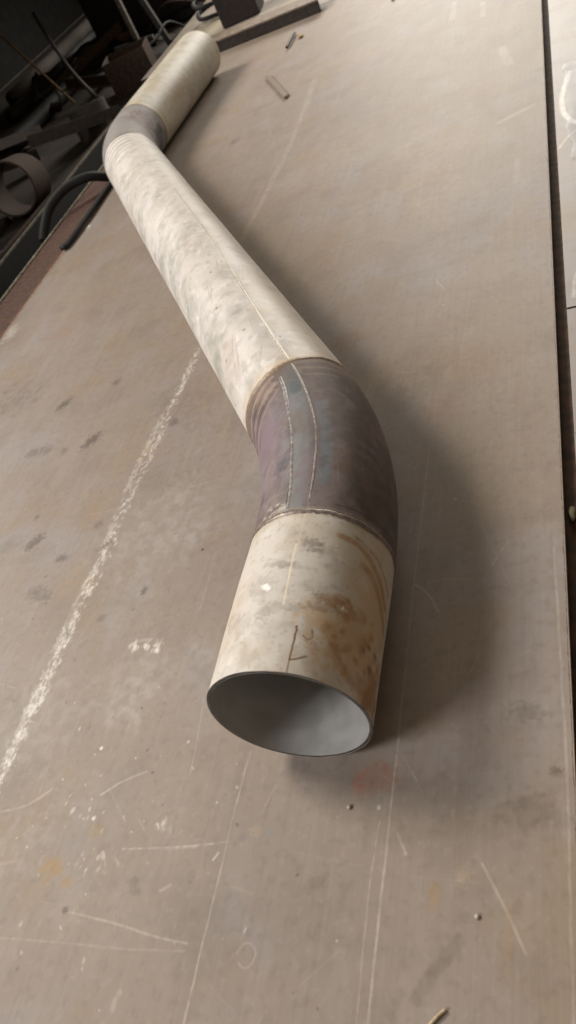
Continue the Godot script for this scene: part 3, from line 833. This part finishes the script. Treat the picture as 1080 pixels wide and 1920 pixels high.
	put("seam_ridge", ridge(b, func(s): return 10.0 + 15.0 * smoothstep(0.0, 0.42, s), 0.005, 0.0013, 0.001, 0.6), worn(Color(0.80, 0.77, 0.71), Color(0.70, 0.66, 0.60), 54, 18.0, 0.33, 0.1), pm)
	# far elbow and far section
	var cf := pipe_canvas(e2, 448, 320)
	fill(cf, Color(0.56, 0.54, 0.53), [[patchy, 1.0, 1.0, -0.1, 0.5, Color(0.50, 0.47, 0.46), 0.6], [cloud, 1.0, 1.0, 0.1, 0.6, Color(0.62, 0.60, 0.58), 0.5]])
	pb(cf, 50, 0.24, 0.05, 0.09, 0.0, Color(0.40, 0.31, 0.30), 0.8, 0.3)
	pb(cf, 40, 0.30, 0.04, 0.04, 0.0, Color(0.42, 0.33, 0.31), 0.7, 0.3)
	pb(cf, 105, 0.2, 0.07, 0.16, 0.0, Color(0.20, 0.20, 0.215), 0.95, 0.15)  # dark tone deepened to paint the shade inside the bend
	pb(cf, 70, 0.13, 0.03, 0.06, 0.0, Color(0.62, 0.53, 0.48), 0.5, 0.3)
	pb(cf, -10, 0.38, 0.08, 0.03, 0.0, Color(0.45, 0.42, 0.40), 0.5, 0.4)
	ps(cf, [-90, 0.012, 0, 0.012, 90, 0.012], 0.010, Color(0.47, 0.44, 0.42), 0.6, 0.3)
	var elbow2 := put("elbow", tube(e2, R + 0.0004, false, 0.0012), picture(cf, 0.62, 0.0, 0.4), pipe)
	elbow2.set_meta("label", "far elbow, grey outside with brown and blue black heat marks deepened by painted shade inside the bend")
	var cc := pipe_canvas(c, 512, 640)
	fill(cc, Color(0.73, 0.705, 0.645), [[patchy, 1.0, 0.8, -0.1, 0.5, Color(0.66, 0.62, 0.54), 0.7], [cloud, 0.8, 0.8, 0.1, 0.6, Color(0.60, 0.57, 0.52), 0.5], [cloud, -1.0, 1.0, 0.15, 0.6, Color(0.78, 0.76, 0.72), 0.6]])
	pb(cc, 70, 0.28, 0.06, 0.16, 0.2, Color(0.60, 0.50, 0.42), 0.55, 0.4)
	pb(cc, 40, 0.2, 0.06, 0.10, 0.0, Color(0.66, 0.59, 0.47), 0.6, 0.5)
	pb(cc, 95, 0.5, 0.04, 0.3, 0.0, Color(0.56, 0.55, 0.52), 0.5, 0.3)
	ps(cc, [-60, 0.012, 0, 0.010, 60, 0.012, 110, 0.012], 0.013, Color(0.80, 0.74, 0.58), 0.8, 0.2)
	var pf := put("far_section", tube(c, R, false, 0.0012), picture(cc, 0.52, 0.0, 0.45), pipe)
	pf.set_meta("label", "straight tan far end section beside the dark clutter")
	put("bore", tube(c, R - WALL, true), grey_in, pf)
	put("cut_rim", collar(p3, c[0][1], R - WALL, R, c[0][1]), plain(Color(0.45, 0.42, 0.39), 0.5, 0.2), pf)
	var w1 := worn(Color(0.56, 0.51, 0.47), Color(0.43, 0.385, 0.365), 55, 24.0, 0.42, 0.3)
	var w2 := worn(Color(0.66, 0.58, 0.48), Color(0.50, 0.43, 0.36), 56, 24.0, 0.45, 0.1)
	put("weld_bead", weld_ring(e1[0][0], e1[0][1], R, 0.012, 0.0023, 1), w1, pipe)
	put("weld_bead", weld_ring(b[0][0], b[0][1], R, 0.012, 0.0025, 5), w2, pipe)
	put("weld_bead", weld_ring(e2[0][0], e2[0][1], R, 0.011, 0.0018, 9), w1, pipe)
	put("weld_bead", weld_ring(c[0][0], c[0][1], R, 0.012, 0.0018, 13), w2, pipe)

# ---------------------------------------------------------------- clutter beyond the plate
func build_surroundings() -> void:
	var primer := worn(Color(0.35, 0.225, 0.175), Color(0.27, 0.18, 0.145), 61, 6.0, 0.75)
	var dark := worn(Color(0.25, 0.23, 0.215), Color(0.31, 0.275, 0.245), 62, 5.0, 0.8)
	var rusty := worn(Color(0.30, 0.205, 0.14), Color(0.20, 0.155, 0.12), 63, 7.0, 0.85)
	var steel := worn(Color(0.50, 0.48, 0.44), Color(0.38, 0.36, 0.325), 64, 6.0, 0.55, 0.3)
	var black := worn(Color(0.075, 0.072, 0.07), Color(0.11, 0.10, 0.095), 65, 8.0, 0.7)
	# channel lying flat along the plate's left edge
	var ch := thing("steel_channel", Vector3(-1.985, -0.0985, 0), "red brown steel channel lying flat along the plate's left edge", "steel channel")
	put("web", extrude(PackedVector2Array([Vector2(-0.079, 0.080), Vector2(0.079, 0.080), Vector2(0.079, 0.088), Vector2(-0.079, 0.088)]), -4.55, 0.3), primer, ch)
	put("flange", extrude(PackedVector2Array([Vector2(0.0795, 0.0), Vector2(0.090, 0.0), Vector2(0.090, 0.088), Vector2(0.0865, 0.092), Vector2(0.0795, 0.092)]), -4.55, 0.3), worn(Color(0.60, 0.46, 0.33), Color(0.46, 0.33, 0.23), 66, 6.0, 0.7), ch)
	put("flange", extrude(PackedVector2Array([Vector2(-0.0795, 0.0), Vector2(-0.090, 0.0), Vector2(-0.090, 0.092), Vector2(-0.086, 0.0955), Vector2(-0.0795, 0.095)]), -4.55, 0.3), worn(Color(0.62, 0.59, 0.53), Color(0.44, 0.41, 0.36), 67, 6.0, 0.6, 0.1), ch)
	var an := thing("angle_bar", Vector3(-2.22, -0.0985, 0), "dark steel angle bar with a pale top edge, behind the red brown channel", "angle bar")
	put("leg", extrude(PackedVector2Array([Vector2(-0.05, 0.0), Vector2(0.05, 0.0), Vector2(0.05, 0.007), Vector2(-0.042, 0.007)]), -4.4, 0.2), black, an)
	put("leg", extrude(PackedVector2Array([Vector2(-0.05, 0.0), Vector2(-0.042, 0.0075), Vector2(-0.042, 0.0895), Vector2(-0.05, 0.0895)]), -4.4, 0.2), black, an)
	put("worn_edge", extrude(PackedVector2Array([Vector2(-0.051, 0.090), Vector2(-0.041, 0.090), Vector2(-0.041, 0.097), Vector2(-0.051, 0.099)]), -4.4, 0.2), steel, an)
	var hose := put("black_hose", wire([Vector3(0.10, 0.03, -0.12), Vector3(0.05, 0.075, -0.06), Vector3(-0.03, 0.082, 0.0), Vector3(-0.09, 0.06, 0.08), Vector3(-0.113, 0.022, 0.15), Vector3(-0.125, -0.02, 0.21)], 0.020, 14), black)
	hose.position = Vector3(-2.02, -0.012, -3.02)
	tag(hose, "thick black rubber hose looped over the red brown channel", "hose")
	var rod := put("steel_rod", wire([Vector3(-0.022, 0.004, 0.012), Vector3(-0.010, 0.006, 0.009), Vector3(0.0, 0.004, 0.0), Vector3(0.004, 0.005, -0.2), Vector3(-0.003, 0.004, -0.42), Vector3(-0.006, 0.005, -0.66)], 0.011, 10), black)
	rod.position = Vector3(-1.872, 0.009, -2.56)
	tag(rod, "thin black rod with a hooked end lying on the plate's left edge", "rod")
	# rusty hoop standing in the shade
	var hoop := put("rusty_hoop", skin(48, 9, func(i: int, j: int):
		var t := TAU * i / 48
		var o := Vector3(cos(t), sin(t), 0)
		var s: Array = [[0.15, -0.11], [0.15, 0.11], [0.147, 0.114], [0.141, 0.114], [0.138, 0.11], [0.138, -0.11], [0.141, -0.114], [0.147, -0.114], [0.15, -0.11], [0.15, -0.11]]
		var k: Array = s[j]
		var nn: Array = [o, o, Vector3(0, 0, 1), Vector3(0, 0, 1), -o, -o, Vector3(0, 0, -1), Vector3(0, 0, -1), o, o]
		return [o * k[0] + Vector3(0, 0, k[1]), nn[j], Vector2(i / 48.0, j / 9.0)]), rusty)
	hoop.position = Vector3(-2.58, 0.03, -3.46)
	hoop.rotation = Vector3(-0.2, 0.15, 0)
	hoop.scale = Vector3.ONE * 0.85
	tag(hoop, "wide rusty steel hoop standing on edge in the shade left of the channel", "hoop")
	var h2 := put("rusty_hoop", hoop.mesh, dark)
	h2.position = Vector3(-2.56, -0.035, -4.35)
	h2.rotation = Vector3(PI / 2 - 0.2, 0.3, 0)
	h2.scale = Vector3.ONE * 0.75
	tag(h2, "small dark hoop lying half tipped beside the far elbow", "hoop")
	# scrap heaped in the shade: long bars along the channel, offcuts and bent rods between them
	var bars := [[-2.36, 0.045, -2.9, 1.7, "dark flat bar nearest behind the angle bar, lying along the plate"], [-2.47, 0.03, -3.3, 1.5, "narrow dark bar second behind the angle bar, lying along the plate"], [-2.66, 0.06, -2.2, 1.2, "broad dark bar farthest from the plate, lying along the left edge"]]
	for k in 3:
		var lb := put("long_bar", block(Vector3(bars[k][1], 0.03, bars[k][3] * 2.0), 0.003), [dark, rusty, dark][k])
		lb.position = Vector3(bars[k][0], -0.082, bars[k][2])
		lb.rotation.y = [0.02, -0.035, 0.05][k]
		tag(lb, bars[k][4], "flat bar")
	var scrap_mats := [dark, black, rusty, dark]
	for k in 40:
		var at := Vector3(rng.randf_range(-3.9, -2.42), 0, rng.randf_range(-6.4, -2.6))
		var mesh: Mesh
		match k % 4:
			0: mesh = block(Vector3(rng.randf_range(0.06, 0.2), 0.008, rng.randf_range(0.12, 0.4)), 0.002)
			1: mesh = wire([Vector3(-0.3, 0, 0), Vector3(-0.1, rng.randf_range(0.0, 0.08), rng.randf_range(-0.06, 0.06)), Vector3(0.1, rng.randf_range(0, 0.12), 0), Vector3(0.32, 0.0, rng.randf_range(-0.1, 0.1))], rng.randf_range(0.006, 0.014), 7)
			2: mesh = extrude(PackedVector2Array([Vector2(0, 0), Vector2(0.06, 0), Vector2(0.06, 0.006), Vector2(0.006, 0.006), Vector2(0.006, 0.06), Vector2(0, 0.06)]), -rng.randf_range(0.1, 0.4), rng.randf_range(0.1, 0.4))
			3: mesh = wire([Vector3(-0.14, 0, 0), Vector3(0, 0, 0), Vector3(0.14, 0, 0)], rng.randf_range(0.02, 0.045), 12)
		var sc := put("scrap_offcut", mesh, scrap_mats[rng.randi() % 4])
		sc.position = at + Vector3(0, -0.055 + rng.randf_range(0.0, 0.05), 0)
		sc.rotation = Vector3(rng.randf_range(-0.25, 0.25), rng.randf_range(-PI, PI), rng.randf_range(-0.25, 0.25))
		tag(sc, ["small flat dark steel plate offcut in the shaded heap left of the pipe", "thin bent dark rod in the shaded heap left of the pipe", "short dark angle iron offcut in the shaded heap left of the pipe", "stubby dark round bar end in the shaded heap left of the pipe"][k % 4], "scrap", ["plate offcuts in the heap", "bent rods in the heap", "angle iron offcuts in the heap", "round bar ends in the heap"][k % 4])
	# leaning rods and stands
	var r1 := put("leaning_rod", wire([Vector3(0, 0, 0), Vector3(-0.2, 0.2, -0.16), Vector3(-0.395, 0.40, -0.31), Vector3(-0.55, 0.56, -0.43)], 0.009, 8), worn(Color(0.56, 0.45, 0.31), Color(0.42, 0.33, 0.23), 68, 9.0, 0.7))
	r1.position = Vector3(-3.15, -0.095, -5.25)
	tag(r1, "thin tan rod leaning in the dark corner, left of the grey one", "rod", "")
	var r2 := put("leaning_rod", wire([Vector3(0, 0, 0), Vector3(-0.4, 0.2, -0.5), Vector3(-0.85, 0.40, -1.2), Vector3(-1.0, 0.47, -1.45)], 0.012, 8), worn(Color(0.27, 0.25, 0.235), Color(0.20, 0.185, 0.17), 69, 9.0, 0.6))
	r2.position = Vector3(-2.55, -0.095, -4.58)
	tag(r2, "thin grey rod leaning in the dark corner towards the far elbow", "rod", "")
	for q in [[Vector3(-2.72, -0.1, -5.652), Vector3(-2.80, 0.95, -5.80), 0.034, "grey square steel post standing behind the rusty box", steel], [Vector3(-2.494, -0.1, -5.624), Vector3(-2.74, 0.95, -5.74), 0.036, "dark grey square steel post just left of the pipe's far end", worn(Color(0.24, 0.23, 0.215), Color(0.17, 0.16, 0.15), 70, 5.0, 0.6)]]:
		var foot: Vector3 = q[0]
		var tip: Vector3 = q[1]
		var post := thing("steel_post", foot, q[3], "post")
		var up := (tip - foot).normalized()
		var side := up.cross(Vector3(0, 0, 1)).normalized()
		var st := begin()
		add_block(st, Transform3D(Basis(side, up, side.cross(up)), (tip - foot) / 2.0), Vector3(q[2], (tip - foot).length(), q[2]), 0.004)
		put("shaft", st.commit(), q[4], post)
		put("base_plate", block(Vector3(0.11, 0.01, 0.11), 0.002, Vector3(0, 0.006, 0)), dark, post)
	var bx := thing("rusty_box", Vector3(-2.53, -0.099, -5.02), "open rusty brown steel box on the ground left of the far pipe section", "box")
	bx.rotation.y = 0.25
	put("front_panel", block(Vector3(0.28, 0.20, 0.006), 0.002, Vector3(0, 0.10, 0.12)), rusty, bx)
	put("back_panel", block(Vector3(0.28, 0.20, 0.006), 0.002, Vector3(0, 0.10, -0.12)), rusty, bx)
	for s in [-1, 1]: put("side_panel", block(Vector3(0.006, 0.20, 0.232), 0.002, Vector3(0.137 * s, 0.10, 0)), rusty, bx)
	put("bottom_panel", block(Vector3(0.266, 0.006, 0.232), 0.001, Vector3(0, 0.005, 0)), dark, bx)
	var cab := thing("steel_cabinet", Vector3(-2.92, -0.099, -6.55), "dark purplish brown steel cabinet behind the posts at the top left", "cabinet")
	put("carcass", block(Vector3(0.82, 1.5, 0.5), 0.006, Vector3(0, 0.76, 0)), worn(Color(0.10, 0.085, 0.085), Color(0.15, 0.12, 0.12), 72, 3.0, 0.65), cab)
	for s in [-1, 1]:
		var door := put("door", block(Vector3(0.385, 1.38, 0.014), 0.003, Vector3(0.197 * s, 0.77, 0.259)), worn(Color(0.115, 0.095, 0.095), Color(0.16, 0.13, 0.125), 73, 3.0, 0.6), cab)
		put("handle", block(Vector3(0.014, 0.12, 0.018), 0.003, Vector3(0.035 * s, 0.85, 0.277)), dark, door)
	# storage rack; unseen top and dark back added to keep this corner dark
	var rack := thing("storage_rack", Vector3(-3.9, -0.1, -5.5), "tall dark steel storage rack filling the top left corner, its unseen top and dark back added to darken it", "rack")
	put("shade_deck", block(Vector3(1.7, 0.05, 11.0), 0.004, Vector3(0.05, 1.22, 0)), dark, rack)
	put("back_panel", block(Vector3(0.03, 1.9, 13.0), 0.003, Vector3(-0.8, 0.96, -1.0)), worn(Color(0.09, 0.085, 0.082), Color(0.14, 0.125, 0.115), 74, 2.0, 0.8), rack)
	for z in [-5.3, -1.9, 1.6, 5.3]:
		put("upright", block(Vector3(0.07, 1.19, 0.07), 0.005, Vector3(0.62, 0.6, z)), dark, rack)
	for q in [[-4.0, -0.09, -7.2, 1.3, 0.06, "thick dull grey steel tube lying on the ground under the dark rack"], [-3.75, -0.09, -7.0, 1.6, 0.045, "thinner black steel tube beside the thick dull grey tube under the rack"], [-3.3, -0.09, -4.6, 1.0, 0.05, "black steel tube on the ground between the rusty hoop and the leaning rods"]]:
		var pb1 := put("stacked_tube", wire([Vector3(0, 0, -q[3]), Vector3(0, 0, 0), Vector3(0, 0, q[3])], q[4], 14), dark if q[4] > 0.055 else black)
		pb1.position = Vector3(q[0], q[1] + q[4] - 0.008, q[2])
		tag(pb1, q[5], "tube")
	var wall := put("end_wall", block(Vector3(9.0, 3.0, 0.12), 0.004, Vector3(0, 1.5, 0)), worn(Color(0.22, 0.21, 0.20), Color(0.27, 0.25, 0.23), 75, 1.0, 0.9))
	wall.position = Vector3(-6.6, -0.099, -12.4)
	tag(wall, "dark far wall behind the storage rack at the top left", "wall")
	# angle bar across the far end of the plate
	var bar := thing("steel_angle", Vector3(-1.46, 0.0, -4.487), "long grey brown steel angle bar lying across the top behind the pipe's end", "angle bar")
	bar.rotation.y = -0.068
	var bar_mat := worn(Color(0.54, 0.48, 0.425), Color(0.43, 0.37, 0.32), 76, 5.0, 0.6)
	put("top_leg", block(Vector3(0.80, 0.009, 0.15), 0.002, Vector3(-0.11, 0.0555, -0.075)), bar_mat, bar)
	put("front_leg", block(Vector3(0.80, 0.050, 0.008), 0.002, Vector3(-0.11, 0.0258, -0.005)), worn(Color(0.17, 0.145, 0.125), Color(0.23, 0.185, 0.155), 77, 6.0, 0.7), bar)  # front face in shadow: its shade is put into this darker colour
	# black box and the cable coil beside it
	var mo := thing("black_box", Vector3(-1.77, 0.0, -5.10), "black brown steel box standing behind the angle bar at the top", "box")
	mo.rotation.y = 0.1
	var mob := worn(Color(0.12, 0.085, 0.075), Color(0.17, 0.115, 0.095), 78, 6.0, 0.65)
	put("body", block(Vector3(0.23, 0.34, 0.22), 0.006, Vector3(0, 0.172, 0)), mob, mo)
	put("lid", block(Vector3(0.245, 0.02, 0.235), 0.004, Vector3(0, 0.353, 0)), black, mo)
	var coil_pts: Array = []
	for k in 40: coil_pts.append(Vector3(cos(k * 0.42) * (0.09 + 0.006 * sin(k * 1.7)), 0.013 + 0.0042 * k, sin(k * 0.42) * (0.09 + 0.005 * cos(k * 1.3))))
	var coil := thing("cable_coil", Vector3(-2.07, 0.0, -5.42), "coil of black cable with a white tag beside the black box", "cable")
	put("cable", wire(coil_pts, 0.013, 8), black, coil)
	put("tag", block(Vector3(0.07, 0.003, 0.035), 0.001, Vector3(0.03, 0.202, 0.04)), plain(Color(0.9, 0.9, 0.88), 0.5), coil)

# ---------------------------------------------------------------- loose bits on the plate
func build_bits() -> void:
	var dull := worn(Color(0.34, 0.30, 0.26), Color(0.24, 0.21, 0.18), 81, 20.0, 0.6, 0.2)
	var pale := worn(Color(0.58, 0.53, 0.475), Color(0.50, 0.45, 0.395), 82, 20.0, 0.45, 0.2)
	var black := plain(Color(0.08, 0.075, 0.07), 0.6)
	var o := put("welding_rod_stub", wire([Vector3(-0.006, 0, -0.006), Vector3.ZERO, Vector3(0.006, 0.001, 0.007)], 0.0022, 8), worn(Color(0.74, 0.67, 0.55), Color(0.58, 0.50, 0.40), 83, 30.0, 0.6))
	o.mesh = wire([Vector3(0.0085, 0, -0.008), Vector3(0.0, 0.0005, 0.0), Vector3(-0.0085, 0, 0.010)], 0.0021, 8)
	o.position = Vector3(-0.273, 0.0024, -0.190)
	tag(o, "tan welding rod stub on the plate at the bottom edge", "welding rod")
	o = put("steel_offcut", block(Vector3(0.022, 0.009, 0.42), 0.002), pale)
	o.position = Vector3(-1.208, 0.0075, -3.53)
	o.rotation.y = 0.43
	tag(o, "pale narrow steel strip offcut lying alone on the far part of the plate", "offcut")
	o = put("black_stick", wire([Vector3(0, 0, -0.10), Vector3(0.002, 0.002, 0.0), Vector3(0, 0, 0.10)], 0.006, 8), black)
	o.position = Vector3(-1.268, 0.0105, -4.14)
	tag(o, "short black stick on the plate near the angle bar", "stick")
	o = put("black_stick", wire([Vector3(0, 0, -0.10), Vector3(0.004, 0.003, 0.0), Vector3(0, 0, 0.10)], 0.007, 8), black)
	o.position = Vector3(-0.735, 0.0075, -4.24)
	o.rotation.y = -0.3
	tag(o, "black stick cut off by the top edge, far behind the pipe", "stick")
	o = put("yellow_chip", block(Vector3(0.022, 0.008, 0.04), 0.002), plain(Color(0.58, 0.49, 0.28), 0.7))
	o.position = Vector3(-1.222, 0.0065, -4.16)
	o.rotation.y = 0.4
	tag(o, "small yellow chip lying beside the short black stick", "chip")
	o = put("yellow_stone", skin(8, 10, func(i: int, j: int):
		var a := PI * i / 8
		var b := TAU * j / 10
		var d := Vector3(sin(a) * cos(b), cos(a), sin(a) * sin(b))
		return [d * Vector3(0.007, 0.006, 0.016) * (1.0 + 0.3 * wobble.get_noise_3d(d.x * 0.1, d.y * 0.1, d.z * 0.1)), d, Vector2(i / 8.0, j / 10.0)]), plain(Color(0.34, 0.31, 0.23), 0.9))
	o.position = Vector3(-0.1135, -0.0125, -0.89)
	tag(o, "small yellowish stone stuck in the gap at the right", "stone")
	var bead := SphereMesh.new()
	bead.radius = 1.0
	bead.height = 1.5
	bead.radial_segments = 12
	bead.rings = 6
	var bead_mat := plain(Color(0.66, 0.62, 0.57), 0.5)
	var spots := [[-0.405, -0.413, 3.2, "pale weld spatter bead just in front of the pipe's mouth"], [-0.235, -0.292, 3.0, "pale weld spatter bead at the lower right of the plate"]]
	for s in spots:
		o = put("spatter_bead", bead, bead_mat)
		o.scale = Vector3.ONE * s[2] * 0.001
		o.position = Vector3(s[0], s[2] * 0.0006, s[1])
		tag(o, s[3], "weld spatter")
	# crumpled clear film on the right hand plate
	var film_mat := plain(Color(0.78, 0.785, 0.80, 0.26), 0.45)
	film_mat.transparency = BaseMaterial3D.TRANSPARENCY_ALPHA
	var fn := noise_of(91, 4.0, 2)
	for q in [[Vector3(-0.07, 0.002, -2.36), Vector2(0.46, 0.62), "crumpled clear plastic film on the right hand plate near the top"], [Vector3(-0.068, 0.002, -1.56), Vector2(0.4, 0.26), "smaller piece of crumpled clear film lower down the right edge"]]:
		var where: Vector3 = q[0]
		var sz: Vector2 = q[1]
		var film := put("plastic_film", skin(70, 60, func(i: int, j: int):
			var f := func(u: float, v: float) -> Vector3:
				var edge := minf(minf(u, 1.0 - u), minf(v, 1.0 - v))
				var x := u * sz.x + 0.03 * fn.get_noise_2d(v * 0.9, 3.0)
				var z := (v - 0.5) * sz.y + 0.03 * fn.get_noise_2d(u * 0.9, 8.0)
				return Vector3(x, 0.002 + smoothstep(0.0, 0.14, edge) * (0.008 + 0.022 * (0.6 + fn.get_noise_2d(x * 0.5 + where.z, z * 0.5))), z)
			var u := j / 60.0
			var v := i / 70.0
			var p: Vector3 = f.call(u, v)
			var n: Vector3 = (f.call(u, v + 0.01) - p).cross(f.call(u + 0.01, v) - p).normalized()
			return [p, n if n.y > 0 else -n, Vector2(u, v)]), film_mat)
		film.position = where
		tag(film, q[2], "plastic film")
